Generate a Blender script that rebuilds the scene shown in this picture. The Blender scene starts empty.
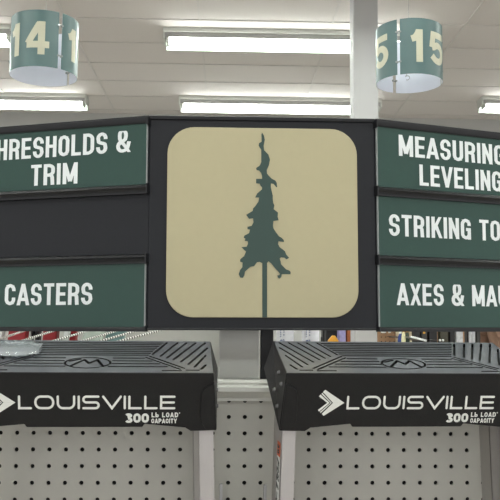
import bpy, bmesh, math, random
from mathutils import Vector, Matrix
random.seed(7)
C = bpy.context.scene.collection
R = math.radians

# ------------------------------------------------------------ camera, light, exposure
YAW, PIT, ROLL, FPX = R(5), math.atan(79/800), .009, 800.0
CAM = Vector((0, 0, 1.6))
fw = Vector((math.sin(YAW)*math.cos(PIT), math.cos(YAW)*math.cos(PIT), math.sin(PIT)))
r0 = Vector((math.cos(YAW), -math.sin(YAW), 0)); u0 = r0.cross(fw)
RT = r0*math.cos(ROLL) + u0*math.sin(ROLL); UP = RT.cross(fw)
cd = bpy.data.cameras.new('camera'); cam = bpy.data.objects.new('camera', cd); C.objects.link(cam)
cd.sensor_width = 36; cd.lens = 36*FPX/500; cd.clip_start = .02
cam.matrix_world = Matrix.Translation(CAM) @ Matrix((RT, UP, -fw)).transposed().to_4x4()
bpy.context.scene.camera = cam
vs = bpy.context.scene.view_settings
vs.view_transform = 'Standard'; vs.look = 'None'; vs.gamma = 1; vs.exposure = 0.95
w = bpy.data.worlds.new('world'); bpy.context.scene.world = w; w.use_nodes = True
w.node_tree.nodes['Background'].inputs[0].default_value = (1.0, 1.0, 1.0, 1)
w.node_tree.nodes['Background'].inputs[1].default_value = .62
TUBE, REFL_GLOW = 20.0, .2

def at(x, y, Y):                       # a pixel of the photo at depth Y -> a place in the shop
    d = fw + RT*((x-250)/FPX) - UP*((y-250)/FPX)
    return CAM + d*(Y/d.y)

# ------------------------------------------------------------ materials
def s2l(c): return tuple((v/255/12.92 if v/255 <= .04045 else ((v/255+.055)/1.055)**2.4) for v in c)+(1,)
MATS = {}
def mat(name, rgb, rough=.5, metal=0, noise=0, scale=30, bump=0, emit=0, trans=0, alpha=1, coat=0, stretch=None, spec=.5):
    if name in MATS: return MATS[name]
    m = bpy.data.materials.new(name); m.use_nodes = True; nt = m.node_tree; b = nt.nodes['Principled BSDF']
    col = s2l(rgb)
    b.inputs['Base Color'].default_value = col; b.inputs['Roughness'].default_value = rough
    b.inputs['Metallic'].default_value = metal; b.inputs['Transmission Weight'].default_value = trans
    b.inputs['Specular IOR Level'].default_value = spec; b.inputs['Alpha'].default_value = alpha; b.inputs['Coat Weight'].default_value = coat
    if emit:
        b.inputs['Emission Color'].default_value = col; b.inputs['Emission Strength'].default_value = emit
    tc = nt.nodes.new('ShaderNodeTexCoord'); mp = nt.nodes.new('ShaderNodeMapping')
    nt.links.new(tc.outputs['Object'], mp.inputs[0])
    if stretch: mp.inputs['Scale'].default_value = stretch
    n = nt.nodes.new('ShaderNodeTexNoise'); n.inputs['Scale'].default_value = scale; n.inputs['Detail'].default_value = 4
    nt.links.new(mp.outputs[0], n.inputs[0])
    if noise:
        mx = nt.nodes.new('ShaderNodeMix'); mx.data_type = 'RGBA'
        mx.inputs[6].default_value = tuple(v*(1-noise) for v in col[:3])+(1,)
        mx.inputs[7].default_value = tuple(min(1, v*(1+noise)) for v in col[:3])+(1,)
        nt.links.new(n.outputs[0], mx.inputs[0]); nt.links.new(mx.outputs[2], b.inputs['Base Color'])
    if bump:
        bp = nt.nodes.new('ShaderNodeBump'); bp.inputs['Strength'].default_value = bump; bp.inputs['Distance'].default_value = .001
        nt.links.new(n.outputs[0], bp.inputs['Height']); nt.links.new(bp.outputs[0], b.inputs['Normal'])
    MATS[name] = m; return m

M_ceil = mat('ceiling_tile', (196, 191, 187), .9, noise=.03, scale=60)
M_tbar = mat('ceiling_bar', (190, 186, 183), .7)
M_floor = mat('floor_tile', (190, 184, 174), .5, noise=.05, scale=2)
M_wall = mat('bulkhead_paint', (178, 178, 176), .8, noise=.03, scale=5)
M_col = mat('column_paint', (178, 178, 178), .7, noise=.02, scale=4)
M_hous = mat('white_enamel', (196, 198, 192), .5)
M_houg = mat('grey_enamel', (160, 160, 158), .5)
M_tube = mat('lit_tube', (250, 255, 250), .5, emit=TUBE)
M_reflglow = mat('glowing_reflector', (232, 248, 236), .5, emit=REFL_GLOW)  # reflector emits faintly, standing in for tube light falling on it
M_green = mat('green_sign_card', (44, 72, 65), .36, spec=.35, noise=.04, scale=200, bump=.05)
M_white = mat('white_vinyl', (232, 237, 238), .5, noise=.015, scale=20)
M_black = mat('black_sign_board', (27, 29, 34), .45, spec=.3, noise=.08, scale=250, bump=.15)
M_rail = mat('black_extrusion', (22, 23, 26), .3, spec=.35)
M_cream = mat('cream_panel', (178, 170, 138), .5, noise=.025, scale=90)
M_tree = mat('dark_green_vinyl', (44, 68, 62), .4, noise=.03, scale=100)
M_clear = mat('clear_plastic_edge', (150, 155, 155), .15, coat=.5)
M_drum = mat('drum_green', (78, 104, 104), .38, noise=.03, scale=60)
M_drumw = mat('drum_white_lining', (226, 230, 240), .5)
M_numer = mat('cream_numeral', (190, 188, 166), .5)
M_steel = mat('wire_steel', (150, 150, 150), .3, 1)
M_peg = mat('grey_enamel_pegboard', (190, 189, 182), .5, noise=.07, scale=14, bump=.05)
M_railg = mat('grey_enamel_rail', (212, 212, 206), .35, noise=.03, scale=20)
M_dark = mat('hole_shade', (14, 14, 14), .9)  # near-black that paints the shade inside peg holes
M_upr = mat('grey_upright_paint', (184, 184, 179), .5, noise=.04, scale=30)
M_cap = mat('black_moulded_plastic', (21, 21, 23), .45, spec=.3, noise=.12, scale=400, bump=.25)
M_captop = mat('sheen_black_plastic', (104, 106, 111), .22, spec=.7, noise=.25, scale=40, bump=.15)  # reflected sheen on the black cap top is put into this paler colour
M_alu = mat('brushed_aluminium', (176, 172, 171), .45, .6, noise=.05, scale=60, stretch=(20, 20, .6))
M_alud = mat('dull_aluminium', (178, 175, 171), .45, .6, noise=.06, scale=60, stretch=(20, 20, .6))
M_rivet = mat('rivet_steel', (110, 110, 112), .35, 1)
M_ltr = mat('pale_grey_print', (226, 228, 224), .5)
M_orange = mat('orange_label', (204, 98, 58), .6)
M_ink = mat('black_ink', (28, 28, 30), .6)

# ------------------------------------------------------------ object helpers
def tag(o, label=None, cat=None, group=None, kind=None):
    if label: o['label'] = label
    if cat: o['category'] = cat
    if group: o['group'] = group
    if kind: o['kind'] = kind
    return o
def empty(name, loc=(0, 0, 0), rot=(0, 0, 0), parent=None):
    o = bpy.data.objects.new(name, None); C.objects.link(o); o.location = loc; o.rotation_euler = rot
    o.empty_display_size = .05
    if parent: o.parent = parent
    return o

class MB:
    def __init__(s): s.v = []; s.f = []
    def add(s, vs, fs):
        n = len(s.v); s.v += [tuple(p) for p in vs]; s.f += [tuple(i+n for i in f) for f in fs]; return s
    def box(s, a, b):
        (x0, y0, z0), (x1, y1, z1) = a, b
        return s.add([(x0,y0,z0),(x1,y0,z0),(x1,y1,z0),(x0,y1,z0),(x0,y0,z1),(x1,y0,z1),(x1,y1,z1),(x0,y1,z1)],
                     [(0,3,2,1),(4,5,6,7),(0,1,5,4),(1,2,6,5),(2,3,7,6),(3,0,4,7)])
    def prism(s, poly, f0, f1):        # poly of (a,b); f0/f1 map (a,b) -> 3D for the two ends
        n = len(poly)
        vs = [f0(*p) for p in poly]+[f1(*p) for p in poly]
        return s.add(vs, [tuple(range(n))[::-1], tuple(range(n, 2*n))]+[(i, (i+1) % n, (i+1) % n+n, i+n) for i in range(n)])
    def tube(s, p0, p1, r0, r1=None, n=12, caps=True):
        p0, p1 = Vector(p0), Vector(p1); r1 = r0 if r1 is None else r1
        d = (p1-p0).normalized(); a = d.orthogonal().normalized(); b = d.cross(a)
        vs = []
        for p, r in ((p0, r0), (p1, r1)):
            for k in range(n):
                t = 2*math.pi*k/n; vs.append(p+(a*math.cos(t)+b*math.sin(t))*r)
        fs = [(i, (i+1) % n, (i+1) % n+n, i+n) for i in range(n)]
        if caps: fs += [tuple(range(n))[::-1], tuple(range(n, 2*n))]
        return s.add(vs, fs)
    def lathe(s, prof, c, n=24):       # prof (r,z)
        vs = []
        for r, z in prof:
            for k in range(n):
                t = 2*math.pi*k/n; vs.append((c[0]+r*math.cos(t), c[1]+r*math.sin(t), c[2]+z))
        fs = []
        for j in range(len(prof)-1):
            for k in range(n):
                fs.append((j*n+k, j*n+(k+1) % n, (j+1)*n+(k+1) % n, (j+1)*n+k))
        fs += [tuple(range(n))[::-1], tuple(range((len(prof)-1)*n, len(prof)*n))]
        return s.add(vs, fs)
    def flat(s, poly, f0, f1):         # thin printed or vinyl face, a hair proud of its ground
        k = .6+.35*((len(s.f)*7) % 11)/11
        return s.add([Vector(f0(*p)).lerp(Vector(f1(*p)), k) for p in poly], [tuple(range(len(poly)))])
    def build(s, name, m, parent=None, bevel=0, seg=2, smooth=False, xf=None, normals=True):
        me = bpy.data.meshes.new(name)
        vs = [tuple(xf(Vector(p))) for p in s.v] if xf else s.v
        me.from_pydata(vs, [], s.f); me.update()
        if normals:
            bm = bmesh.new(); bm.from_mesh(me); bmesh.ops.recalc_face_normals(bm, faces=bm.faces); bm.to_mesh(me); bm.free()
        for k in (m if isinstance(m, list) else [m]): me.materials.append(k)
        o = bpy.data.objects.new(name, me); C.objects.link(o)
        if parent: o.parent = parent
        if bevel:
            b = o.modifiers.new('bevel', 'BEVEL'); b.width = bevel; b.segments = seg; b.limit_method = 'ANGLE'; b.angle_limit = R(35)
            b.harden_normals = False
        if smooth:
            me.polygons.foreach_set('use_smooth', [True]*len(me.polygons))
            bpy.context.view_layer.objects.active = o
            try: me.set_sharp_from_angle(angle=R(35))
            except Exception: pass
        return o

def boolean_cut(o, cutter):
    md = o.modifiers.new('cut', 'BOOLEAN'); md.object = cutter; md.operation = 'DIFFERENCE'; md.solver = 'EXACT'; md.use_self = True
    bpy.context.view_layer.update()
    dg = bpy.context.evaluated_depsgraph_get()
    me = bpy.data.meshes.new_from_object(o.evaluated_get(dg), preserve_all_data_layers=True, depsgraph=dg)
    o.modifiers.clear(); o.data = me
    bpy.data.objects.remove(cutter, do_unlink=True)

# ------------------------------------------------------------ stroke lettering
def arc(cx, cy, rx, ry, a0, a1, n=8):
    return [(cx+rx*math.cos(R(a0+(a1-a0)*i/n)), cy+ry*math.sin(R(a0+(a1-a0)*i/n))) for i in range(n+1)]
def glyph(ch, w, t):
    """centre lines in a w x 1 box; t stroke width; returns [(points, closed)]"""
    h = t/2; L, Rr, B, T = h, w-h, h, 1-h; mx = w/2; my = .5
    r = min(.46*w, .3); q = r-h*.2
    G = {}
    if ch == 'I': return [([(mx, 0), (mx, 1)], 0)]
    if ch == 'T': return [([(0, T), (w, T)], 0), ([(mx, 0), (mx, 1)], 0)]
    if ch == 'H': return [([(L, 0), (L, 1)], 0), ([(Rr, 0), (Rr, 1)], 0), ([(L, my+.02), (Rr, my+.02)], 0)]
    if ch == 'E': return [([(L, 0), (L, 1)], 0), ([(L, T), (w, T)], 0), ([(L, B), (w, B)], 0), ([(L, my), (w*.93, my)], 0)]
    if ch == 'F': return [([(L, 0), (L, 1)], 0), ([(L, T), (w, T)], 0), ([(L, my), (w*.9, my)], 0)]
    if ch == 'L': return [([(L, 0), (L, 1)], 0), ([(L, B), (w, B)], 0)]
    if ch == 'N': return [([(L, 0), (L, 1)], 0), ([(Rr, 0), (Rr, 1)], 0), ([(L-.02, 1.05), (Rr+.02, -.05)], 0)]
    if ch == 'M': return [([(L, 0), (L, 1)], 0), ([(Rr, 0), (Rr, 1)], 0), ([(L, 1.05), (mx, .12)], 0), ([(Rr, 1.05), (mx, .12)], 0)]
    if ch == 'A': return [([(h*.9-.02, -.08), (mx, 1.02)], 0), ([(w-h*.9+.02, -.08), (mx, 1.02)], 0), ([(w*.22, .27), (w*.78, .27)], 0)]
    if ch == 'V': return [([(h*.9-.02, 1.08), (mx, -.02)], 0), ([(w-h*.9+.02, 1.08), (mx, -.02)], 0)]
    if ch == 'X': return [([(h*.8, -.06), (w-h*.8, 1.06)], 0), ([(h*.8, 1.06), (w-h*.8, -.06)], 0)]
    if ch == 'K': return [([(L, 0), (L, 1)], 0), ([(L, .34), (w-h*.9, 1.06)], 0), ([(w*.42, .6), (w-h*.7, -.06)], 0)]
    if ch == 'Y': return [([(mx, 0), (mx, .5)], 0), ([(mx, .4), (h*.8, 1.06)], 0), ([(mx, .4), (w-h*.8, 1.06)], 0)]
    if ch in 'RP':
        s = [([(L, 0), (L, 1)], 0), ([(L, T), (w-r, T)]+arc(Rr-q, T-q*.8, q, q*.8, 90, 0)+arc(Rr-q, .47+q*.8, q, q*.8, 0, -90)+[(L, .47)], 0)]
        if ch == 'R': s.append(([(w*.45, .47), (Rr-q, .47)]+arc(Rr-q*.8-.01, .47-q*.6, q*.7, q*.6, 90, 0)+[(Rr-.01, 0)], 0))
        return s
    if ch == 'D': return [([(L, 0), (L, 1)], 0), ([(L, T), (w-r, T)]+arc(Rr-q, T-q, q, q, 90, 0)+arc(Rr-q, B+q, q, q, 0, -90)+[(L, B)], 0)]
    if ch in 'OC0G':
        if ch in 'O0': return [(arc(Rr-q, T-q, q, q, 0, 90)+arc(L+q, T-q, q, q, 90, 180)+arc(L+q, B+q, q, q, 180, 270)+arc(Rr-q, B+q, q, q, 270, 360), 1)]
        p = [(Rr, .66)]+arc(Rr-q, T-q, q, q, 0, 90)+arc(L+q, T-q, q, q, 90, 180)+arc(L+q, B+q, q, q, 180, 270)+arc(Rr-q, B+q, q, q, 270, 360)
        if ch == 'C': return [(p+[(Rr, .36)], 0)]
        return [(p+[(Rr, .5)], 0), ([(w, .48), (w*.52, .48)], 0), ([(Rr, 0), (Rr, .5)], 0)]
    if ch == 'U': return [([(L, 1), (L, B+q)]+arc(L+q, B+q, q, q, 180, 270)+arc(Rr-q, B+q, q, q, 270, 360)+[(Rr, 1)], 0)]
    if ch == 'S':
        k = (T-B)/4*.98; qx = (Rr-L)/2
        return [([(Rr, .68)]+arc(mx, T-k, qx, k, 0, 90, 8)+arc(mx, T-k, qx, k, 90, 180, 8)+[(L+.01, T-k*1.25)]+arc(mx, .60, qx*.9, .09, 200, 240, 3)
                 +[(mx, .5)]+arc(mx, .40, qx*.9, .09, 60, 20, 3)+[(Rr-.01, B+k*1.25)]+arc(mx, B+k, qx, k, 0, -90, 8)+arc(mx, B+k, qx, k, -90, -180, 8)+[(L, .32)], 0)]
    if ch == '&':
        return [([(w-h*.5, -.03), (w*.2, .62)]+arc(w*.42, .79, w*.24, .79-.5-h*.55+.0, 200, -20, 12)+[(w*.6, .6), (w*.3, .46)]+arc(w*.36, .29, w*.29, .29-h, 110, 270, 8)
                 +arc(w*.42, .36, w*.42, .36-h, 270, 345, 6)+[(w*.9, .5)], 0)]
    if ch == '1': return [([(w*.62, 0), (w*.62, 1)], 0), ([(w*.05, .71), (w*.3, .74), (w*.5, .86), (w*.6, .97)], 0)]
    if ch == '4': return [([(w*.68, 0), (w*.68, 1)], 0), ([(w*.62, .96), (h*.75, .34)], 0), ([(h*.4, .3), (w, .3)], 0)]
    if ch == '5': return [([(w*.93, T), (w*.2, T), (w*.13, .5)], 0), ([(w*.13, .5)]+arc(mx*.98, .345, Rr-mx, .345-h, 135, -140, 16)+[(h*.9, .24)], 0)]
    if ch == '3': return [(arc(mx*.95, .75, (Rr-L)/2*.95, .25-h, 165, -85, 12)+arc(mx, .27, (Rr-L)/2, .27-h+.02, 80, -165, 14), 0)]
    if ch == 'b': return [([(L, 0), (L, 1)], 0), (arc(mx, .32, mx-h, .32-h, 0, 360, 14), 0)]
    if ch == '-': return [([(0, .45), (w, .45)], 0)]
    return []
def quads(pts, t, closed=False, rnd=False, clampy=None, sub=None):
    P = [Vector(p) for p in pts]
    Q = [P[0]]
    for p in P[1:]:
        if (p-Q[-1]).length > 1e-5: Q.append(p)
    if closed and (Q[0]-Q[-1]).length < 1e-5: Q.pop()
    if sub:
        S = []
        m = len(Q) if closed else len(Q)-1
        for i in range(m):
            a, b = Q[i], Q[(i+1) % len(Q)]; k = max(1, int((b-a).length/sub))
            S += [a.lerp(b, j/k) for j in range(k)]
        if not closed: S.append(Q[-1])
        Q = S
    n = len(Q); A = []; Bv = []
    for i in range(n):
        d0 = (Q[i]-Q[i-1]).normalized() if (i > 0 or closed) else None
        d1 = (Q[(i+1) % n]-Q[i]).normalized() if (i < n-1 or closed) else None
        if d0 is None: d0 = d1
        if d1 is None: d1 = d0
        n0 = Vector((-d0.y, d0.x)); n1 = Vector((-d1.y, d1.x)); m = (n0+n1)
        m = m.normalized() if m.length > 1e-4 else n0
        c = max(.5, m.dot(n0)); off = m*(t/2/c)
        A.append(Q[i]+off); Bv.append(Q[i]-off)
    polys = []
    for i in range(n if closed else n-1):
        j = (i+1) % n; polys.append([A[i], A[j], Bv[j], Bv[i]])
    if rnd and not closed:
        for c in (Q[0], Q[-1]):
            polys.append([c+Vector((math.cos(a*math.pi/6), math.sin(a*math.pi/6)))*(t/2) for a in range(12)])
    if clampy is not None: polys = [[Vector((p.x, min(max(p.y, clampy[0]), clampy[1]))) for p in q] for q in polys]
    return polys
WID = {'I': .42, 'M': 1.3, 'W': 1.4, '&': 1.15, ' ': .5, 'A': 1.08, 'L': .88, 'E': .9, 'F': .9, 'T': .95, "'": .3, '1': .8, 'V': 1.05}
def text_polys(s, H, cw, t, gap, slant=0, rnd=False, sub=None, widths=None):
    """lettering of height H; cw nominal width, stroke t, gap, all as fractions of H; starts at x=0"""
    x = 0; out = []
    for ch in s:
        wd = cw*(widths or WID).get(ch, 1)
        if ch == 'I': wd = t
        if ch == '°':
            out += quads([(p[0]*H, p[1]*H) for p in arc(x+t*.5, .9, t*.4, .08, 0, 360, 8)], t*.4*H); x += t; continue
        for pts, cl in glyph(ch, wd, t):
            qs = quads([(p[0]+x, p[1]) for p in pts], t, cl, rnd, (0, 1), sub)
            for q in qs: out.append([Vector(((p.x+slant*p.y)*H, p.y*H)) for p in q])
        x += wd+gap
    return out, (x-gap)*H
def lettering(name, lines, parent, m, base, ax, nrm, thick=.0006):
    """lines [(string, x, z, H, kwargs, total width or None)], base(x,z)->3D; nrm outward normal"""
    mb = MB()
    for s, x, z, H, kw, tw in lines:
        po, wd = text_polys(s, H, **kw)
        k = 1 if not tw else tw/wd
        for q in po:
            pl = [(x+p.x*k, z+p.y) for p in q]
            mb.prism(pl, lambda a, b: Vector(base(a, b)), lambda a, b: Vector(base(a, b))+Vector(nrm)*thick)
    return mb.build(name, m, parent)

# ------------------------------------------------------------ the room, along the ceiling grid (turned 3.6 degrees from the shelving)
TH = R(-3.57); GX = Vector((math.cos(TH), math.sin(TH), 0)); GY = Vector((-math.sin(TH), math.cos(TH), 0))
def g2w(p): return GX*p[0]+GY*p[1]+Vector((0, 0, p[2]))
HC = 4.38
def struct(name, mb, m, **k): return tag(mb.build(name, m, xf=g2w, **k), kind='structure')
struct('floor', MB().box((-9, -6, -.1), (11, 10.3, 0)), M_floor)
struct('ceiling', MB().box((-9, -6, HC), (11, 10.3, HC+.1)), M_ceil)
struct('wall_back', MB().box((-9, 10.25, 0), (11, 10.4, HC)), M_wall)
g = MB()
for k in range(-22, 5): g.box((-9, 7.62+.61*k-.007, HC-.006), (11, 7.62+.61*k+.007, HC+.002))
for k in range(-6, 8): g.box((-.3+1.21*k-.009, -6, HC-.008), (-.3+1.21*k+.009, 10.25, HC+.002))
struct('trim_1', g, M_tbar)
c = MB().box((.986, 6.3, 0), (1.188, 6.50, HC))
struct('column', c, M_col, bevel=.01)

# fluorescent fixtures
def make_fixture():
    r = empty('ceiling_light')
    L = 2.44
    h = MB().box((0, -.06, -.085), (L, .10, 0))
    h.build('housing', M_houg, r, bevel=.004)
    MB().box((0, -.085, -.038), (L, .12, 0)).build('ceiling_glow_strip', M_hous, r, bevel=.004)  # pale strip added in place of the tubes' glow on the ceiling
    for x in (-.006, L-.012): MB().box((x, -.065, -.105), (x+.018, .13, -.002)).build('end_plate', M_hous, r, bevel=.003)
    for y in (-.035, .05): MB().tube((.05, y, -.108), (L-.05, y, -.108), .019).build('tube', M_tube, r, smooth=True)
    for x in (.035, L-.035): MB().box((x-.013, -.055, -.130), (x+.013, .07, -.08)).build('lamp_holder', M_hous, r, bevel=.003)
    MB().prism([(.10, -.07), (.115, -.07), (.140, -.143), (.126, -.147)], lambda a, b: Vector((.012, a, b)), lambda a, b: Vector((L-.012, a, b))).build('reflector', M_reflglow, r)
    return r
def copy_tree(o, parent=None):
    c = o.copy(); C.objects.link(c); c.parent = parent
    for ch in o.children: copy_tree(ch, c)
    return c
fx = [(-.64, 7.28), (-4.49, 7.28), (-.63, 9.47), (-4.19, 9.47), (2.98, 9.28),
      (-.64, 5.1), (-4.2, 5.1), (2.95, 5.1), (-.64, 2.9), (-4.2, 2.9), (2.95, 2.9), (-.64, .7), (-4.2, .7), (2.95, .7), (-.64, -1.5), (-4.2, -1.5), (2.95, -1.5)]
fl = ['wide white fluorescent ceiling light directly above the tree emblem, nearer and larger one',
      'white fluorescent ceiling light cut by the left frame edge behind the 14 sign',
      'white fluorescent ceiling light just above the header sign, running behind the column',
      'white fluorescent ceiling light at far left above the THRESHOLDS sign',
      'white fluorescent ceiling light at the right frame edge above the MEASURING sign']
proto = make_fixture()
for i, (x, y) in enumerate(fx):
    o = proto if i == 0 else copy_tree(proto)
    o.location = g2w((x, y, HC)); o.rotation_euler = (0, 0, TH)
    tag(o, fl[i] if i < 5 else 'white fluorescent ceiling light overhead, outside the frame of the photo', 'ceiling light', 'fluorescent ceiling lights' if i < 5 else 'fluorescent ceiling lights over the camera')

# ------------------------------------------------------------ hanging aisle number drums
def drum(px, py, rad, height, D, panels, num, label, turn=(0, 0, 0)):
    p = CAM + (fw+RT*((px-250)/FPX)-UP*((py-250)/FPX))*(D/1.0)
    view = math.atan2(p.x, p.y)           # angle 0 of the drum faces the camera
    r = empty('aisle_number_sign', p, (0, 0, -view)); tag(r, label, 'hanging sign', 'aisle number drums')
    def cyl(a, z, rr): return Vector((rr*math.sin(a), -rr*math.cos(a), z))
    for (a0, a1), tn in zip(panels, turn):
        N = 28; mb = MB(); mi = MB(); vs = []
        for rr0, rr1, b in ((rad, rad-.0015, mb), (rad-.0017, rad-.003, mi)):
            vs = []
            for i in range(N+1):
                a = R(a0+(a1-a0)*i/N)
                vs += [cyl(a, -height/2, rr0), cyl(a, height/2, rr0), cyl(a, height/2, rr1), cyl(a, -height/2, rr1)]
            fs = []
            for i in range(N):
                for k in range(4): fs.append((i*4+k, i*4+(k+1) % 4, i*4+4+(k+1) % 4, i*4+4+k))
            fs += [(0, 1, 2, 3), (N*4+3, N*4+2, N*4+1, N*4)]
            b.add(vs, fs)
        pn = mb.build('curved_panel', M_drum, r, smooth=True)
        mi.build('white_lining', M_drumw, pn, smooth=True)
        H = height*.585; po, wd = text_polys(num, H, cw=.70, t=.2, gap=.17, sub=.06, widths={'1': .6})
        am = R((a0+a1)/2+tn)
        rr = rad+.0012
        split = (.42+.085)*H          # between the two digits
        for half in (0, 1):
            t = MB()
            for q in po:
                if (sum(v.x for v in q)/len(q) > split) == bool(half):
                    t.flat([(v.x-wd/2, v.y-H/2) for v in q], lambda a, b: cyl(am+a/rad, b, rr), lambda a, b: cyl(am+a/rad, b, rr+.001))
            t.build('numeral', M_numer, pn)
    # clips that bridge the gaps, and hanging wires
    n = len(panels)
    for i in range(n):
        a = R((panels[i][1]+panels[(i+1) % n][0]+(360 if i == n-1 else 0))/2)
        for z in (height*.27, -height*.27):
            k = MB().tube(cyl(a-.06, z, rad+.002), cyl(a+.06, z, rad+.002), .004, n=8); k.tube(cyl(a-.06, z, rad-.01), cyl(a-.06, z, rad+.006), .006, n=8); k.tube(cyl(a+.06, z, rad-.01), cyl(a+.06, z, rad+.006), .006, n=8)
            k.build('clip', M_clear, r, smooth=True)
    hgt = HC-p.z
    wr = MB()
    for k in range(3):
        a = R(sum(panels[k])/2); wr.tube(cyl(a, height/2-.012, rad-.004), (0, 0, height/2-.02), .0012, n=6)
    wr.tube((0, 0, height/2-.02), (0, 0, hgt), .0012, n=6)
    wr.build('hanging_wire', M_steel, r)
    return r
drum(44.5, 49.5, .187, .318, 4.55, [(-94, 23), (29, 128), (134, 263)], '14', 'hanging green drum sign numbered 14 at upper left', (6, 0, 0))
d15 = drum(409, 57, .186, .313, 4.55, [(-15, 102), (108, 205), (211, 340)], '15', 'hanging green drum sign numbered 15 beside the column', (-4, 0, 12))
hk = MB()
pts = [Vector((-.01+.012*math.sin(a), -.186, -.18+.012*math.cos(a))) for a in [R(v) for v in range(-60, 230, 30)]]
pts = [Vector((-.01, -.186, -.155))]+pts
for a, b in zip(pts, pts[1:]): hk.tube(a, b, .002, n=6)
hk.build('hook', M_steel, d15)

# ------------------------------------------------------------ header sign
sign = tag(empty('header_sign', at(263, 331, 1.232), (0, R(-.45), R(-2.2))), 'black three-panel header sign with cream tree emblem and green category cards above the ladders', 'sign')
SH = .333; HW = .178; FOLD = R(18.9)
body = MB().box((-HW, 0, .003), (HW, .014, SH)); body.build('centre_board', M_black, sign, bevel=.0015)
MB().box((-HW, -.003, SH-.003), (HW, .016, SH+.003)).build('top_edge', M_rail, sign, bevel=.001)
MB().box((-HW, -.003, .001), (HW, .016, .0045)).build('bottom_edge', M_rail, sign, bevel=.001)
# cream rounded square
def rrect(x0, z0, x1, z1, r, n=10):
    p = []
    for cx, cz, a in ((x1-r, z1-r, 0), (x0+r, z1-r, 90), (x0+r, z0+r, 180), (x1-r, z0+r, 270)):
        for i in range(n+1): p.append((cx+r*math.cos(R(a+90*i/n)), cz+r*math.sin(R(a+90*i/n))))
    return p
CX0 = -.1495; CW = .298; CZ0 = .0205; CH = .2975
em = MB().prism(rrect(CX0, CZ0, CX0+CW, CZ0+CH, .042), lambda a, b: Vector((a, 0, b)), lambda a, b: Vector((a, -.004, b)))
emb = em.build('emblem_panel', M_cream, sign, bevel=.001)
emb['label'] = 'cream rounded square panel with green tree'
T1 = [(180,48),(177,58),(178,95),(165,103),(163,115),(170,128),(176,135),(176,200),(168,218),(150,230),(152,240),(165,243),(175,255),(180,270),(180,285),(150,285),(150,308),(168,310),(172,320),(180,328),(180,338),(155,360),(145,380),(165,380),(162,400),(145,425),(135,435),(133,448),(100,468)]
T2 = [(115,98),(135,95),(137,115),(128,133),(107,138),(107,150),(120,152),(115,170),(92,182),(88,192),(97,198),(93,208),(108,210),(110,222),(103,238),(77,240),(88,252),(100,262),(90,285),(72,300),(70,312),(83,317),(82,340),(70,355),(64,375),(72,392),(85,393),(92,380),(95,362),(108,350),(122,338),(140,335),(155,315),(168,313),(181,320),(181,588),(205,588),(205,318),(212,310),(225,320),(245,345),(268,370),(268,378),(256,380),(258,390),(266,396),(276,388),(278,374),(322,374),(322,362),(315,355),(300,350),(290,340),(275,325),(272,308),(268,295),(275,290),(292,292),(302,300),(315,292),(300,275),(295,260),(280,248),(268,240),(260,225),(262,210),(290,213),(288,202),(278,192),(265,185),(250,165),(237,145),(235,130),(237,108),(263,104),(258,85),(260,65),(238,48),(242,30),(236,15),(234,0)]
T3 = [(234,370),(228,345),(224,325),(225,308),(238,310),(250,325),(256,328),(254,305),(247,293),(230,285),(215,270),(205,258),(204,240),(215,215),(220,185),(212,160),(200,148),(190,138),(188,115),(194,85),(190,65)]
tp = [(225+x/5, 122+y/5) for x, y in T1]+[(225+x/5, 200+y/5) for x, y in T2]+[(225+x/5, 122+y/5) for x, y in T3]
tp = [(CX0+(x-166)/191.5*CW, CZ0+(317.8-y)/191*CH) for x, y in tp]
bmt = bmesh.new(); vsb = [bmt.verts.new((x, -.0042, z)) for x, z in tp]; fc = bmt.faces.new(vsb); fc.normal_update()
bmesh.ops.triangulate(bmt, faces=[fc]); ex = bmesh.ops.extrude_face_region(bmt, geom=bmt.faces[:])
for v in ex['geom']:
    if isinstance(v, bmesh.types.BMVert): v.co.y -= .0006
bmesh.ops.recalc_face_normals(bmt, faces=bmt.faces)
tm = bpy.data.meshes.new('tree_emblem'); bmt.to_mesh(tm); bmt.free(); tm.materials.append(M_tree)
to = bpy.data.objects.new('tree_emblem', tm); C.objects.link(to); to.parent = emb
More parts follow.
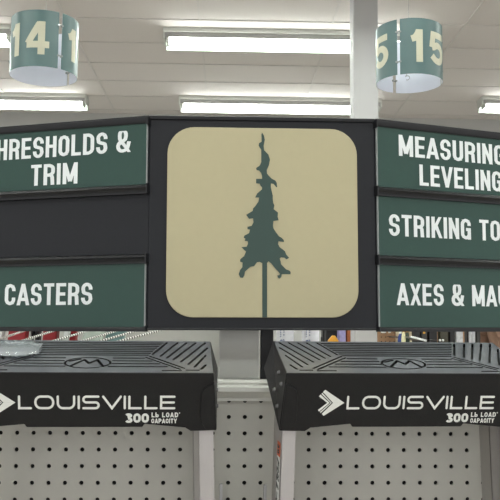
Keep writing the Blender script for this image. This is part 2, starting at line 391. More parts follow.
# wings
ZR = [.003, .1115, .2200, .3285]      # rail centres from the bottom: rows of .1085
def wing(side, cards, rails):
    c, s_ = math.cos(FOLD), math.sin(FOLD)
    def xf(p): return Vector((side*(HW+p.x*c), p.x*s_+p.y, p.z)) if True else p
    # local: x outward, y away from the camera, z up
    def wf(p):
        return Vector((side*(HW+p.x*c+p.y*s_*-1), p.x*s_+p.y*c, p.z))
    MB().box((0, 0, .002), (.335, .014, SH)).build('wing_board', M_black, sign, xf=wf)
    MB().box((0, -.003, SH-.003), (.335, .016, SH+.003)).build('top_edge', M_rail, sign, xf=wf)
    x0 = .0015 if side > 0 else .0025
    for z, k in rails:
        mb = MB()
        pr = {'m': [(0, -.0075), (0, .0075), (-.006, .0075), (-.010, .0055), (-.0115, .002), (-.0085, -.003), (-.0085, -.0075)],
              't': [(0, -.005), (0, .005), (-.008, .005), (-.0085, .002), (-.006, -.005)],
              'b': [(0, -.003), (0, .005), (-.003, .005), (-.005, .001), (-.005, -.003)]}[k]
        mb.prism(pr, lambda a, b: Vector((x0-.002, a, z+b)), lambda a, b: Vector((x0+.315, a, z+b)))
        ho = mb.build('holder_rail', M_rail, sign, xf=wf, smooth=True)
        MB().box((x0-.0045, -.012, z-.008 if k != 'b' else z-.003), (x0-.002, 0, z+.008 if k == 'm' else z+.005)).build('end_cap', M_rail, ho, xf=wf, bevel=.0005)
    for z0, z1, lines in cards:
        cd_ = MB().box((x0, -.0045, z0), (x0+.306, -.003, z1)).build('category_card', M_green, sign, xf=wf)
        MB().box((x0-.0008, -.0054, z0), (x0+.0002, -.001, z1)).build('clear_edge', M_clear, cd_, xf=wf)
        nm = ' '.join(l[0] for l in lines); cd_['label'] = 'green card lettered '+nm
        mb = MB()
        for s, ctr, zb, H, wdt in lines:
            po, wd = text_polys(s, H, cw=.46, t=.152, gap=.085)
            k = wdt/wd
            for q in po:
                def f(a, b, y):
                    xx = ctr+side*((a-wd/2)*k)
                    return wf(Vector((xx, y, zb+b)))
                mb.flat([(p.x, p.y) for p in q], lambda a, b: f(a, b, -.0046), lambda a, b: f(a, b, -.0052))
        mb.build('lettering', M_white, cd_)
# (row z ranges follow the rails)
LH = .0345
wing(-1, [(.224, .325, [('THRESHOLDS &', .1612, .2790, LH, .262), ('TRIM', .163, .2335, LH, .084)]),
          (.006, .105, [('CASTERS', .1685, .0405, LH, .156)])],
     [(.3280, 't'), (.2190, 'm'), (.1105, 'm'), (.002, 'b')])
wing(1, [(.224, .325, [('MEASURING &', .1656, .2790, LH, .249), ('LEVELING', .1605, .2335, LH, .163)]),
         (.115, .214, [('STRIKING TOOLS', .162, .1495, LH, .283)]),
         (.006, .105, [('AXES & MAULS', .162, .0405, LH, .257)])],
     [(.3280, 't'), (.2190, 'm'), (.1105, 'm'), (.002, 'b')])

# ------------------------------------------------------------ end-cap pegboard unit
unit = tag(empty('pegboard_display', (.11, 1.25, 0), (0, 0, R(-2.3))), 'grey perforated metal end display unit standing behind both ladders', 'display shelving')
def ul(p): return p-Vector((.11, 1.25, 0))
x_0, pitch, z_0, zp = -.2427, .02475, 1.4398, .0248
mb = MB(); md = MB(); NS = 12; hr = .0033
c0, c1 = -4, 35; r1, rN = 2, -20
for i in range(c0, c1):
    for j in range(rN, r1+1):
        cx, cz = x_0+i*pitch, z_0+j*zp
        sq = []; ho = []
        for k in range(NS):
            a = 2*math.pi*(k+.5)/NS; ca, sa = math.cos(a), math.sin(a); m_ = max(abs(ca), abs(sa))
            ho.append((cx+hr*ca, cz+hr*sa))
        hp, hz = pitch/2, zp/2
        sq = [(cx+hp, cz+hz), (cx-hp, cz+hz), (cx-hp, cz-hz), (cx+hp, cz-hz)]
        vs = [(x, 1.25, z) for x, z in sq]+[(x, 1.25, z) for x, z in ho]+[(x, 1.2535, z) for x, z in ho]
        fs = []
        # corner q sits at angle 45+90q ; the holes' 12 vertices at 15+30k
        for q in range(4):
            k = 1+3*q            # vertex at 45+90q
            fs += [(q, 4+(k-1) % NS, 4+k % NS), (q, 4+k % NS, 4+(k+1) % NS), (q, 4+(k+1) % NS, 4+(k+2) % NS, (q+1) % 4)]
        fs += [(4+k, 4+(k+1) % NS, 16+(k+1) % NS, 16+k) for k in range(NS)]
        mb.add(vs, fs)
xa, xb = x_0+(c0-.5)*pitch, x_0+(c1-.5)*pitch; zb, zt = z_0+(rN-.5)*zp, z_0+(r1+.5)*zp
mb.add([(xa, 1.25, .12), (xb, 1.25, .12), (xb, 1.25, zb), (xa, 1.25, zb)], [(0, 1, 2, 3)])
mb.build('perforated_panel', M_peg, unit, xf=ul, normals=False)
md.box((xa, 1.254, .12), (xb, 1.258, zt)); md.build('hole_shade_sheet', M_dark, unit, xf=ul)  # dark sheet added behind the panel to give the holes their shade
MB().prism([(1.262, 1.4895), (1.2445, 1.4895), (1.2445, 1.4945), (1.2370, 1.5020), (1.2330, 1.5045), (1.2330, 1.5110), (1.2360, 1.5135), (1.2395, 1.5140), (1.2400, 1.5160),
            (1.2385, 1.5175), (1.2395, 1.5200), (1.2430, 1.5215), (1.275, 1.5215), (1.275, 1.50)],
           lambda a, b: Vector((xa, a, b)), lambda a, b: Vector((xb, a, b))).build('top_rail', M_railg, unit, xf=ul)
for x in (xa-.03, xb): MB().box((x, 1.245, 0), (x+.03, 1.30, 1.56)).build('side_post', M_upr, unit, bevel=.002, xf=ul)
MB().box((xa, 1.262, .0), (xb, 1.60, .12)).build('base', M_upr, unit, bevel=.004, xf=ul)
MB().box((.0638, 1.278, .12), (.1262, 1.31, 1.90)).build('upright', M_upr, unit, bevel=.001, xf=ul)
MB().box((.1300, 1.285, .12), (.1500, 1.31, 1.88)).build('support_post', mat('black_post', (26, 27, 31), .5), unit, bevel=.001, xf=ul)

# ------------------------------------------------------------ stepladders
TA = R(17)
def stadium(p0, p1, wd, n=6):
    p0, p1 = Vector(p0), Vector(p1); d = (p1-p0).normalized(); a0 = math.atan2(d.y, d.x)
    return [(p1.x+wd/2*math.cos(a0-math.pi/2+math.pi*k/n), p1.y+wd/2*math.sin(a0-math.pi/2+math.pi*k/n)) for k in range(n+1)] + \
           [(p0.x+wd/2*math.cos(a0+math.pi/2+math.pi*k/n), p0.y+wd/2*math.sin(a0+math.pi/2+math.pi*k/n)) for k in range(n+1)]
def make_ladder(label):
    root = tag(empty('stepladder'), label, 'stepladder', 'black-capped aluminium stepladders')
    ZF = 1.5405
    def T(p):        # cap coords u, v (back), w (down)  -> ladder coords, front top edge at (0, 0, ZF)
        u, v, w_ = p
        return Vector((u, v*math.cos(TA)+w_*math.sin(TA), ZF+v*math.sin(TA)-w_*math.cos(TA)))
    HW_, DV = .1725, .139
    def hw(v, w_): return HW_+w_/.077*(.0055+.014*v/DV)
    prof = [(-1, 0), (1, 0), (1, .0835), (.80, .0845), (.775, .0815), (.76, .0795), (.45, .0740), (.435, .0785), (-.435, .0785), (-.45, .0740), (-.76, .0795), (-.775, .0815), (-.80, .0845), (-1, .0835)]
    f = [Vector((a*hw(0, b), 0, b)) for a, b in prof]
    bk = [Vector((a*hw(DV, b*.6), DV, b*.52)) for a, b in prof]
    n = len(prof)
    capm = MB().add(f+bk, [tuple(range(n)), tuple(range(n, 2*n))[::-1]]+[(i, i+n, (i+1) % n+n, (i+1) % n) for i in range(n)])
    cap = capm.build('top_cap', M_cap, root, bevel=.0035, seg=3)
    cut = MB()
    def slot(p0, p1, wd=.0034, dep=.0050):
        cut.prism(stadium(p0, p1, wd), lambda a, b: Vector((a, b, -.004)), lambda a, b: Vector((a, b, dep)))
    for sg in (-1, 1):
        for p0, p1 in [((.1667, .1295), (.130, .0439)), ((.1694, .106), (.1403, .0335)), ((.1687-.003, .0714), (.1495, .0238)), ((.1659-.001, .0315), (.1585, .015)),
                       ((.1523, .1295), (.1191, .0533)), ((.1382, .1295), (.110, .0601)), ((.1247, .1295), (.1006, .0678)), ((.1085, .1295), (.0889, .0758)),
                       ((.0846, .068), (.1345, .0180)), ((.0800, .062), (.1289, .0140)), ((.1545, .0105), (.1378, .0105)), ((.105, .0085), (.130, .0085))]:
            slot((sg*p0[0]*.985, p0[1]), (sg*p1[0]*.985, p1[1]))
        for v in (.0585, .047, .0355, .024):
            inner = .034 if v > .03 else .03
            slot((sg*(.076+(.0585-v)*.95), v), (sg*inner, v), .0038)
    for v in (.1275, .1195, .1115, .1035, .0955, .0875, .0795, .0715):
        e_ = .079+max(0, v-.068)*.36
        slot((-e_, v), (e_, v), .0041)
    # oval mark in the middle of the cap
    ov = [(.031*math.cos(R(a)), .0385+.0215*math.sin(R(a))) for a in range(0, 361, 15)]
    for a, b in zip(ov, ov[1:]): slot(a, b, .0032)
    for a, b in [((-.021, .026), (-.006, .051)), ((-.006, .051), (.002, .036)), ((.002, .036), (.012, .051)), ((.012, .051), (.021, .027)), ((-.025, .045), (-.012, .053))]: slot(a, b, .0045)
    co = cut.build('cutter', M_captop)
    boolean_cut(cap, co)
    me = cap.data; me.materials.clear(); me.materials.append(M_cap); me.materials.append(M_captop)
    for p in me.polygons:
        p.material_index = 1 if (p.center.z < .0004 and p.normal.z < -.5) else 0  # sheen colour on the top face, plain black in the grooves
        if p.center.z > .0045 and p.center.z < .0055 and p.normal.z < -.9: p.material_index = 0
    for v in me.vertices: v.co = T(v.co)
    # corner pads
    for sg in (-1, 1):
        P = [(.185, .015), (.1625, .020), (.1575, .025), (.156, .034), (.1555, .066), (.158, .073), (.164, .0810), (.185, .0820)]
        mb = MB().prism([(sg*a, b) for a, b in P], lambda a, b: Vector((max(-hw(0, b)+.001, min(hw(0, b)-.001, a)), .001, b)), lambda a, b: Vector((max(-hw(0, b)+.001, min(hw(0, b)-.001, a)), -.0024, b)))
        mb.build('corner_pad', M_cap, cap, bevel=.0008, xf=T)
        for v, w_ in ((.050, .018), (.022, .024), (.056, .046), (.026, .058)):
            x = sg*(hw(v, w_)-.001); MB().tube((x, v, w_), (x+sg*.0035, v, w_), .0036, .0024, n=12).build('rivet', M_rivet, cap, xf=T, smooth=True)
    # printing
    fwd = lambda a, b: T((a, -.0001, b)); nn = T((0, -1, 0))-T((0, 0, 0))
    W = MB()
    def put(po, x, z, k=1):
        for q in po: W.flat([(x+p.x*k, z-p.y) for p in q], lambda a, b: fwd(a, b), lambda a, b: fwd(a, b)+nn*.0006)
    H = .0196; base = .0520; widths = {'L': .62, 'O': 1.0, 'U': .92, 'I': .2, 'S': .92, 'V': 1.12, 'E': .86}
    # rounded, extended word
    x = 0; t = .165; po = []
    spec = {'L': lambda w: [([(.08, 1-.08), (.08, .08), (w-.08, .08)], 0)], 'I': lambda w: [([(.08, .92), (.08, .08)], 0)],
            'V': lambda w: [([(.08, .92), (w/2, .08), (w-.08, .92)], 0)],
            'E': lambda w: [([(w-.08, .92), (.08, .92), (.08, .08), (w-.08, .08)], 0), ([(.08, .5), (w-.12, .5)], 0)],
            'U': lambda w: [([(.08, .92), (.08, .45)]+arc(.45, .45, .37, .37, 180, 270)+arc(w-.45, .45, .37, .37, 270, 360)+[(w-.08, .92)], 0)],
            'O': lambda w: [(arc(w-.48, .52, .40, .40, 0, 90)+arc(.48, .52, .40, .40, 90, 180)+arc(.48, .48, .40, .40, 180, 270)+arc(w-.48, .48, .40, .40, 270, 360), 1)],
            'S': lambda w: [([(w-.1, .92), (.30, .92)]+arc(.30, .71, .22, .21, 90, 270)+[(w-.30, .5)]+arc(w-.30, .29, .22, .21, 90, -90)+[(.08, .08)], 0)]}
    wd_ = {'L': .98, 'O': 1.42, 'U': 1.32, 'I': .16, 'S': 1.25, 'V': 1.42, 'E': 1.12}
    for ch in 'LOUISVILLE':
        for pts, cl in spec[ch](wd_[ch]):
            po += [[Vector(((p.x+x)*H, p.y*H)) for p in q] for q in quads(pts, t, cl, True)]
        x += wd_[ch]+(.17 if ch not in 'V' else .13)
    total = (x-.17)*H; put(po, -.0875, base, .209/total)
    po, wd = text_polys('300', .0138, cw=.74, t=.25, gap=.08); put(po, .0540, .0715, .0320/wd)
    po, wd = text_polys('Lb LOAD°', .0070, cw=.74, t=.24, gap=.16); put(po, .0895, .0636, .0375/wd)
    po, wd = text_polys('CAPACITY', .0068, cw=.74, t=.24, gap=.12); put(po, .0893, .0722, .0345/wd)
    # arrow
    s = .0357/122
    def apt(px_, py_): return (-.1265+(px_-40)*s, .0425+(py_-82)*s*1.0)
    for poly in ([(68, 18), (162, 82), (68, 146)], ):
        pass
    for poly in ([(68, 18), (162, 82), (108, 82), (58, 29)], [(162, 82), (68, 146), (58, 136), (108, 82)],
                 [(55, 33), (102, 82), (97, 82), (51, 38)], [(102, 82), (53, 132), (49, 127), (97, 82)],
                 [(47, 41), (92, 82), (81, 82), (40, 50)], [(92, 82), (45, 125), (39, 117), (81, 82)]):
        W.flat([apt(*p) for p in poly], lambda a, b: fwd(a, b), lambda a, b: fwd(a, b)+nn*.0006)
    W.build('cap_printing', M_ltr, cap)
    # front side rails: U channels, opening inwards, splayed towards the floor
    for sg in (-1, 1):
        def pt(x, y, z, spl=.028): return Vector((sg*(x+.0035+(1.48-z)*spl), y, z))
        m_ = MB()
        for a, b, c_, d in ((.1507, .1702, .030, .0315), (.1687, .1702, .030, .082), (.1507, .1702, .0805, .082)):
            m_.add([pt(a, c_, 1.495), pt(b, c_, 1.495), pt(b, d, 1.495), pt(a, d, 1.495), pt(a, c_, .03), pt(b, c_, .03), pt(b, d, .03), pt(a, d, .03)],
                   [(0, 1, 2, 3), (7, 6, 5, 4), (0, 4, 5, 1), (1, 5, 6, 2), (2, 6, 7, 3), (3, 7, 4, 0)])
        ra = m_.build('front_rail', M_alu, root)
        MB().add([pt(.1475, .028, .05), pt(.1715, .028, .05), pt(.1715, .084, .05), pt(.1475, .084, .05), pt(.1475, .028, 0), pt(.1715, .028, 0), pt(.1715, .084, 0), pt(.1475, .084, 0)],
                 [(0, 1, 2, 3), (7, 6, 5, 4), (0, 4, 5, 1), (1, 5, 6, 2), (2, 6, 7, 3), (3, 7, 4, 0)]).build('rubber_foot', M_cap, ra)
        # label on the outer web
        if sg < 0:
            def wp(y, z): y += .009; return Vector((-(.1739+(1.48-z)*.028), y, z))
            lb = MB().prism([(.026, 1.4435), (.052, 1.4435), (.052, 1.424), (.026, 1.424)], lambda a, b: wp(a, b), lambda a, b: wp(a, b)-Vector((.0004, 0, 0))).build('warning_label', M_orange, ra)
            MB().prism([(.027, 1.4235), (.051, 1.4235), (.051, 1.20), (.027, 1.20)], lambda a, b: wp(a, b), lambda a, b: wp(a, b)-Vector((.0003, 0, 0))).build('white_label', M_ltr, ra)
            mb = MB()
            po, wd = text_polys('FULL-LITE', .019, cw=.5, t=.16, gap=.12, slant=.3)
            for q in po: mb.prism([(.049-p.y, 1.4215-p.x*1.0) for p in q], lambda a, b: wp(a, b)-Vector((.0003, 0, 0)), lambda a, b: wp(a, b)-Vector((.0007, 0, 0)))
            po, wd = text_polys('30', .016, cw=.5, t=.2, gap=.12)
            for q in po: mb.prism([(.047-p.y, 1.440-p.x*.7) for p in q], lambda a, b: wp(a, b)-Vector((.0004, 0, 0)), lambda a, b: wp(a, b)-Vector((.0008, 0, 0)))
            mb.build('label_print', M_ink, ra)
        m_ = MB()
        def pr(x, y, z): return Vector((sg*(x+(1.50-z)*.028), y, z))
        for a, b, c_, d in ((.146, .169, .095, .0965), (.146, .1475, .095, .132), (.1675, .169, .095, .132)):
            m_.add([pr(a, c_, 1.50), pr(b, c_, 1.50), pr(b, d, 1.50), pr(a, d, 1.50), pr(a, c_, .03), pr(b, c_, .03), pr(b, d, .03), pr(a, d, .03)],
                   [(0, 1, 2, 3), (7, 6, 5, 4), (0, 4, 5, 1), (1, 5, 6, 2), (2, 6, 7, 3), (3, 7, 4, 0)])
        rr = m_.build('rear_rail', M_alud, root)
        MB().add([pr(.144, .093, .05), pr(.171, .093, .05), pr(.171, .135, .05), pr(.144, .135, .05), pr(.144, .093, 0), pr(.171, .093, 0), pr(.171, .135, 0), pr(.144, .135, 0)],
                 [(0, 1, 2, 3), (7, 6, 5, 4), (0, 4, 5, 1), (1, 5, 6, 2), (2, 6, 7, 3), (3, 7, 4, 0)]).build('rubber_foot', M_cap, rr)
        MB().box((sg*.189-.002, .086, 1.20), (sg*.189+.002, .092, 1.378)).build('spreader', M_steel, root)
    for z in (1.2, .9, .6, .3):
        hw_ = .171+(1.48-z)*.028
        MB().box((-hw_, .032, z-.015), (hw_, .08, z+.008)).build('step', M_alud, root, bevel=.003)
    for z in (1.05, .6, .25):
        hw_ = .147+(1.5-z)*.028
        MB().box((-hw_, .115, z-.01), (hw_, .13, z+.01)).build('rear_brace', M_alud, root, bevel=.002)
    return root
lad = make_ladder('black-capped aluminium stepladder on the left, a ribbed clear plastic sleeve lying on its cap')
lad2 = copy_tree(lad)
lad.location = (-.1245, 1.092, 0); lad.rotation_euler = (0, 0, 0)
lad2.location = (.3170, 1.078, .0015); lad2.rotation_euler = (0, 0, R(1.2))
lad2['label'] = 'black-capped aluminium stepladder on the right, whole arrow mark showing on its cap'

# clear ribbed plastic lying on the left cap
M_film = mat('clear_ribbed_plastic', (232, 238, 242), .18, trans=.78, coat=.3)
mb = MB(); L0, L1 = -.19, .0
prof = []
xs = [i*.0025 for i in range(0, 57)]
for i, x in enumerate(xs):
    r_ = .0115 + (.0014 if (i % 5) < 1 else 0) - (0 if x < .118 else (x-.118)*.18)
    prof.append((max(r_, .004), x))
n = 20; vs = []
for r_, x in prof:
    for k in range(n):
        t = 2*math.pi*k/n; vs.append((x, 2.7*r_*math.cos(t)+.0004*math.sin(x*300+t*3), r_*.42*math.sin(t)))
fs = [(j*n+k, j*n+(k+1) % n, (j+1)*n+(k+1) % n, (j+1)*n+k) for j in range(len(prof)-1) for k in range(n)]+[tuple(range(n))[::-1], tuple(range((len(prof)-1)*n, len(prof)*n))]
mb.add(vs, fs)
sl = mb.build('plastic_sleeve', M_film, smooth=True)
sl.location = (-.335, 1.092+.080*math.cos(TA)-.0060*math.sin(TA), 1.5405+.080*math.sin(TA)+.0062*math.cos(TA)); sl.rotation_euler = (TA, 0, 0)
tag(sl, 'ribbed clear plastic sleeve lying on the cap of the left stepladder', 'plastic sleeve')

# ------------------------------------------------------------ merchandise seen in the gap beneath the sign
# grey shelving behind on the left with long hooks and packs
pan = tag(empty('shelf_unit', (-.30, 2.16, 0)), 'grey metal shelving unit seen in the gap left of the grey upright', 'shelving unit')
MB().box((-.42, 0, .1), (.555, .02, 2.0)).build('back_panel', M_upr, pan)
MB().box((-.45, -.35, 0), (.56, .04, .1)).build('base', M_upr, pan, bevel=.004)
MB().box((.42, -.03, .1), (.465, 0, 2.0)).build('slotted_post', M_alud, pan)
M_red = mat('red_plastic', (142, 24, 30), .4, noise=.12, scale=30); M_whp = mat('white_card', (212, 216, 214), .5, noise=.1, scale=40)
M_pale = mat('pale_green_card', (196, 208, 198), .5, noise=.06, scale=30); M_blk = mat('black_card', (24, 24, 27), .5, noise=.2, scale=40)
M_teal = mat('teal_grey_card', (120, 150, 150), .4, noise=.35, scale=60); M_bluei = mat('blue_ink', (36, 62, 130), .5)
M_yel = mat('amber_plastic', (222, 160, 50), .45, noise=.12, scale=30); M_pur = mat('violet_foil', (150, 146, 190), .25, noise=.4, scale=90)
M_tan = mat('tan_suede', (134, 106, 88), .85, noise=.15, scale=40, bump=.3); M_brn = mat('brown_hardboard', (148, 116, 88), .7, noise=.06, scale=30)
M_beige = mat('beige_shelf_enamel', (206, 194, 168), .5); M_tubew = mat('white_tube_plastic', (216, 216, 222), .35)
def pack(name, label, cat, px0, px1, Y, m, tilt=0, h=.16, d=.018, zc=1.585, group=None, extra=None):
    a = at(px0, 336, Y); b = at(px1, 336, Y); wd = b.x-a.x
    r = empty(name, ((a.x+b.x)/2, Y, zc-h/2), (0, tilt, 0)); tag(r, label, cat, group)
    MB().prism(rrect(-wd/2, .0, wd/2, h*.8, min(.006, wd*.2), 4), lambda x, z: Vector((x, 0, z)), lambda x, z: Vector((x*.86, -d, .004+z*.95))).build('pack_body', m, r, bevel=.002)
    MB().box((-wd/2-.001, 0, -.004), (wd/2+.001, .001, h)).build('backing_card', extra or M_whp, r)
    return r
Gp = None
P = [('tool_pack', 'red package nearest the left frame edge, in the gap under the CASTERS card', 'package', 5, 24.5, 1.86, M_red, R(6), M_red),
     ('tool_pack', 'narrow black pack between the leftmost red package and a white pouch', 'package', 25.5, 28.5, 1.9, M_blk, R(10), M_blk),
     ('tool_pack', 'crumpled white pouch between two red packages under the CASTERS card', 'package', 29, 35.5, 1.88, M_whp, R(-8), M_whp),
     ('tool_pack', 'black pack touching the middle red package on its left', 'package', 36, 41, 1.9, M_blk, 0, M_blk),
     ('tool_pack', 'middle red package of three under the CASTERS card', 'package', 41.5, 57, 1.86, M_red, R(3), M_red),
     ('tool_pack', 'light grey slanted pack between two red packages', 'package', 58, 63.5, 1.84, M_whp, R(10), M_whp),
     ('tool_pack', 'rightmost red package under the S of CASTERS', 'package', 64, 75, 1.86, M_red, R(4), M_red),
     ('tool_pack', 'wide pale green pack right of the red packages', 'package', 77, 97, 1.84, M_pale, R(10), M_pale),
     ('tool_pack', 'teal and silver pack at the right end of the hanging row', 'package', 99, 118, 1.88, M_teal, R(12), M_pale),
     ('tool_pack', 'white pack cut off by the left frame edge', 'package', -9, 3.5, 1.88, M_whp, R(2), M_whp)]
for nme, lab, cat, a, b, Y, m, t_, ex_ in P: pack(nme, lab, cat, a, b, Y, m, t_, extra=ex_, group='packages on the long hooks')
# display hooks: shine and shade of the twist painted as bands on plain rods
mm = bpy.data.materials.new('twist_shine_bands'); mm.use_nodes = True; nt = mm.node_tree; b = nt.nodes['Principled BSDF']
tc = nt.nodes.new('ShaderNodeTexCoord'); wv = nt.nodes.new('ShaderNodeTexWave'); wv.bands_direction = 'X'; wv.inputs['Scale'].default_value = 38; wv.inputs['Distortion'].default_value = 0
cr = nt.nodes.new('ShaderNodeValToRGB'); cr.color_ramp.elements[0].color = (.02, .02, .02, 1); cr.color_ramp.elements[1].color = (.95, .95, .9, 1)
cr.color_ramp.elements[0].position = .42; cr.color_ramp.elements[1].position = .55
nt.links.new(tc.outputs['Object'], wv.inputs[0]); nt.links.new(wv.outputs[0], cr.inputs[0]); nt.links.new(cr.outputs[0], b.inputs['Base Color']); b.inputs['Roughness'].default_value = .35
rods = [((4.5, 337.5), (25, 330.5), 'leftmost twisted chrome hook rod crossing the first red package'), ((20, 341.5), (50, 332), 'twisted chrome hook rod crossing from the first to the middle red package'),
        ((51.4, 341.6), (88, 330.8), 'twisted chrome hook rod crossing the rightmost red package'), ((82, 341), (116, 331), 'twisted chrome hook rod crossing the pale green pack'),
        ((90, 344), (134, 331.5), 'twisted chrome hook rod over the teal pack, second from the right'), ((112, 343), (158, 331), 'rightmost twisted chrome hook rod before the bare grey panel')]
for (a, b_, lab) in rods:
    p0 = at(*a, 1.68); p1 = at(*b_, 1.80); d = p1-p0
    p1 = p0+d*((2.158-p0.y)/d.y)       # to the back panel
    p0 = p0-d*.3
    L = (p1-p0).length
    o = MB().tube((0, 0, 0), (L, 0, 0), 0.0025, n=8).tube((L-.004, 0, 0), (L, 0, 0), .009, n=12).build('display_hook', mm, smooth=True)
    o.location = p0; o.rotation_euler = (p1-p0).to_track_quat('X', 'Z').to_euler()
    tag(o, lab, 'display hook', 'twisted chrome hooks')

# right of the support post: shelf with tubes
def shelf(label, px0, px1, Y, z, dpt, mat_):
    a = at(px0, 336, Y).x; b_ = at(px1, 336, Y).x
    r = tag(empty('shelf_unit', ((a+b_)/2, Y, 0)), label, 'shelving unit'); hw_ = (b_-a)/2
    MB().box((-hw_, -.06, z-.02), (hw_, dpt, z)).build('shelf_board', mat_, r, bevel=.002)
    for s_ in (-1, 1): MB().box((s_*(hw_-.012)-.012, dpt, 0), (s_*(hw_-.012)+.012, dpt+.03, 1.85)).build('post', M_blk, r)
    return r
shelf('black-posted shelf carrying the two white tubes, behind the right ladder', 272, 350, 2.25, 1.44, .3, M_upr)
for px, lab in ((285, 'left one of two white tubes with blue writing in the gap under the tree emblem'), (310.5, 'right one of two white tubes with blue writing in the gap under the tree emblem')):
    p = at(px, 336, 2.25)
    r = tag(empty('caulk_tube', (p.x, 2.25, 1.4405)), lab, 'tube', 'white tubes on the shelf')
    MB().lathe([(.024, 0), (.0245, .004), (.0245, .205), (.023, .21), (.012, .212)], (0, 0, 0)).build('tube_body', M_tubew, r, smooth=True)
    MB().lathe([(.008, .21), (.007, .23), (.003, .30)], (0, 0, 0), 12).build('nozzle', M_tubew, r, smooth=True)
    po, wd = text_polys('SANIV', .013, cw=.6, t=.17, gap=.2, slant=.15); t_ = MB()
    po = po+[[Vector((p_.x+wd+.008, p_.y)) for p_ in q] for q in po]
    for q in po:
        t_.prism([(-.001-v.y, .185-v.x) for v in q], lambda a, b: Vector((.0246*math.sin(a/.0245-.15), -.0246*math.cos(a/.0245-.15), b)), lambda a, b: Vector((.025*math.sin(a/.0245-.15), -.025*math.cos(a/.0245-.15), b)))
    t_.build('tube_writing', M_bluei, r)
def bottle(label, px, Y, rad, h, z, m, capm, cat='bottle'):
    p = at(px, 336, Y); r = tag(empty('bottle', (p.x, Y, z)), label, cat)
    MB().lathe([(rad*.9, 0), (rad, .006), (rad, h*.7), (rad*.8, h*.8), (rad*.4, h*.87)], (0, 0, 0), 16).build('bottle_body', m, r, smooth=True)
    MB().lathe([(rad*.42, h*.86), (rad*.42, h), (rad*.3, h+.003)], (0, 0, 0), 12).build('cap', capm, r, smooth=True)
    return r
bottle('small amber bottle with black cap just right of the white tubes', 321.8, 2.42, .0085, .135, 1.44, M_yel, M_blk)
pack('tool_pack', 'black pack with pale square behind the amber items right of the white tubes', 'package', 324, 338, 2.5, M_blk, 0, .30, .02, 1.59, None, M_blk)
p = at(333.5, 336, 2.38)
sc = tag(empty('scraper', (p.x, 2.38, 1.44)), 'amber triangular-topped tool standing before the black pack', 'hand tool')
MB().prism([(-.0155, 0), (.0155, 0), (.0155, .128), (.005, .1425), (-.003, .1425), (-.0155, .128)], lambda a, b: Vector((a, 0, b)), lambda a, b: Vector((a, .012, b))).build('blade', M_yel, sc, bevel=.001)
pack('tool_pack', 'shiny violet and white foil pack left of the pale column', 'package', 337.5, 345, 2.45, M_pur, 0, .30, .02, 1.59, None, M_pur)
pack('tool_pack', 'narrow brown and orange pack touching the violet pack', 'package', 345.3, 349.5, 2.45, mat('rust_card', (150, 84, 44), .6, noise=.3, scale=60), 0, .30, .02, 1.59, None, M_brn)

# right of the column
pg = at(378, 336, 4.6).x; pg2 = at(560, 336, 4.6).x
fu = tag(empty('hardboard_display', ((pg+pg2)/2, 4.6, 0)), 'brown hardboard display with beige posts in the gap right of the column', 'display shelving')
hw_ = (pg2-pg)/2
MB().box((-hw_, 0, .1), (hw_, .02, 2.0)).build('hardboard_panel', M_brn, fu)
hl = MB()
for i in range(7):
    for j in range(9): hl.tube((-hw_+.02+i*.025, -.0015, 1.46+j*.025), (-hw_+.02+i*.025, .002, 1.46+j*.025), .0032, n=8)  # dark discs paint the holes' shade; nothing is cut
h_ = hl.build('peg_hole_rows', M_dark, fu); h_['kind'] = 'stuff'
for x in (at(410, 336, 4.6).x, at(397, 336, 4.6).x): MB().box((x-(pg+pg2)/2-.009, -.03, 0), (x-(pg+pg2)/2+.009, 0, 2.0)).build('post', M_beige, fu)
MB().box((at(430, 336, 4.6).x-(pg+pg2)/2, -.4, 1.505), (hw_, 0, 1.52)).build('shelf_board', M_beige, fu, bevel=.003)
MB().box((-hw_, -.4, 0), (hw_, .06, .1)).build('base', M_beige, fu)
bottle('slim blue bottle with white top left of the beige post', 400.5, 4.3, .016, .21, 1.40, mat('blue_plastic', (34, 58, 120), .4), M_whp)
bottle('slim white bottle with yellow band next to the blue bottle', 403.5, 4.25, .012, .22, 1.40, mat('ivory_plastic', (214, 210, 170), .4), M_yel)
bottle('dark green bottle with yellow cap beside the beige post', 407, 4.3, .014, .22, 1.40, mat('bottle_green', (40, 56, 44), .4), M_yel)
bs = tag(MB().box((at(397.6, 336, 4.3).x, 4.2, 1.385), (at(428, 336, 4.3).x, 4.565, 1.40)).build('shelf', M_beige), 'narrow beige shelf under the slim bottles', 'shelf')
grp = 'dark carded tools right of the beige post'
cols = [M_blk, mat('charcoal_card', (52, 52, 50), .5, noise=.4, scale=60), M_blk, mat('dark_olive_card', (58, 56, 44), .5, noise=.4, scale=70)]
desc = ['charcoal pack directly right of the beige post', 'dark pack with a yellow tag right of the beige post', 'grey-flecked dark pack under the cards at centre right', 'black pack with an orange top strip', 'black pack left of the clear pack']
for i, (a, b_) in enumerate([(412, 419), (419.5, 426), (427, 436), (438, 447), (448, 453)]):
    pk = pack('tool_pack', desc[i], 'package', a, b_, 4.35, cols[i % 4], 0, .24, .03, 1.643, grp, cols[(i+1) % 4])
    if i in (1, 3):
        MB().box((-.008 if i == 1 else -.02, -.034, .06 if i == 1 else .085), (.004 if i == 1 else .02, -.031, .085 if i == 1 else .1)).build('tag', M_yel if i == 1 else mat('orange_card', (226, 130, 40), .5), pk)
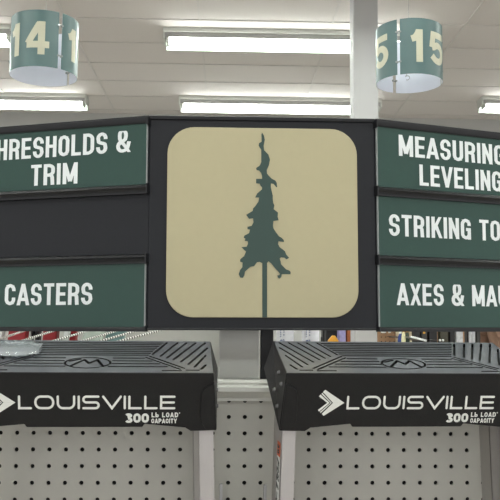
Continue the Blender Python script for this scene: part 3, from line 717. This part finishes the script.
for i in range(11):
    px = 411.5+i*1.75 if i < 9 else (440+(i-9)*3); py = 337+min(i, 9)*.45 if i < 9 else 340.3
    p = at(px, py, 4.1)
    o = empty('display_hook', p)
    MB().tube((0, .004, 0), (0, 4.598-p.y, 0), .0012, n=8).build('rod', M_steel, o, smooth=True)
    MB().lathe([(.003, -.006), (.0062, -.003), (.0062, .003), (.003, .006)], (0, 0, 0), 10).build('white_tip', M_whp, o, smooth=True)
    nth = ['first', 'second', 'third', 'fourth', 'fifth', 'sixth', 'seventh', 'eighth', 'ninth']
    tag(o, 'white-tipped display hook, %s from the left of the slanting row right of the beige post' % nth[i] if i < 9 else ['left', 'right'][i-9]+' hook of the white-tipped pair before the black packs', 'display hook', 'white-tipped display hooks')
for a, b_, lab in ((381, 386, 'left one of two small white tags hung on the brown hardboard'), (388.5, 391, 'right one of two small white tags hung on the brown hardboard')):
    x0_, x1_ = at(a, 336, 4.5).x, at(b_, 336, 4.5).x
    o = MB().prism(rrect(x0_, 1.585, x1_, 1.66, .004, 3), lambda x, z: Vector((x, 4.5, z)), lambda x, z: Vector((x, 4.505, z))).build('price_tag', M_whp); tag(o, lab, 'tag')
cp = pack('blister_pack', 'clear and white blister pack left of the tan pouches', 'package', 453.5, 461, 4.35, mat('silver_blister', (176, 178, 182), .2, noise=.5, scale=80), 0, .2, .04, 1.61, None, M_blk)
pack('blister_pack', 'small silver pack with an amber top in front of the tan pouch', 'package', 468.5, 473, 3.19, MATS['silver_blister'], 0, .16, .03, 1.56, None, M_blk)
pack('blister_pack', 'dark blister pack with an amber piece beside the tan pouch', 'package', 473.8, 478, 3.19, cols[1], 0, .16, .03, 1.56, None, M_yel)
def pouch(label, px0, px1, Y, rot, z):
    a, b_ = at(px0, 336, Y).x, at(px1, 336, Y).x; wd = b_-a
    r = tag(empty('tool_pouch', ((a+b_)/2, Y, z), (0, rot, 0)), label, 'tool pouch', 'tan suede tool pouches')
    mb = MB(); n = 20; prof = [(.55, -.02), (.85, .0), (1, .05), (1, .12), (.92, .17), (.96, .20)]
    vs = []
    for s_, zz in prof:
        for k in range(n):
            t = 2*math.pi*k/n; vs.append((wd/2*s_*math.cos(t), -.04+.045*s_*math.sin(t)*(1+.1*math.sin(3*t)), zz))
    mb.add(vs, [(j*n+k, j*n+(k+1) % n, (j+1)*n+(k+1) % n, (j+1)*n+k) for j in range(len(prof)-1) for k in range(n)]+[tuple(range(n))])
    mb.build('pouch_body', M_tan, r, smooth=True)
    MB().prism(rrect(-wd*.4, .08, wd*.4, .16, .02, 5), lambda x, z_: Vector((x, -.088, z_)), lambda x, z_: Vector((x*.98, -.098, z_))).build('flap', M_tan, r, bevel=.003)
    return r
pouch('large tan suede tool pouch just left of the right ladder cap end', 463, 488, 3.3, R(12), 1.50)
pouch('tan suede tool pouch at the right frame edge, darker seam showing', 490, 514, 3.19, R(-14), 1.50)
tag(MB().box((at(462, 336, 3.4).x, 3.34, .0), (at(516, 336, 3.4).x, 3.37, 1.78)).build('display_rack', M_blk), 'black display panel behind the tan tool pouches', 'display panel')
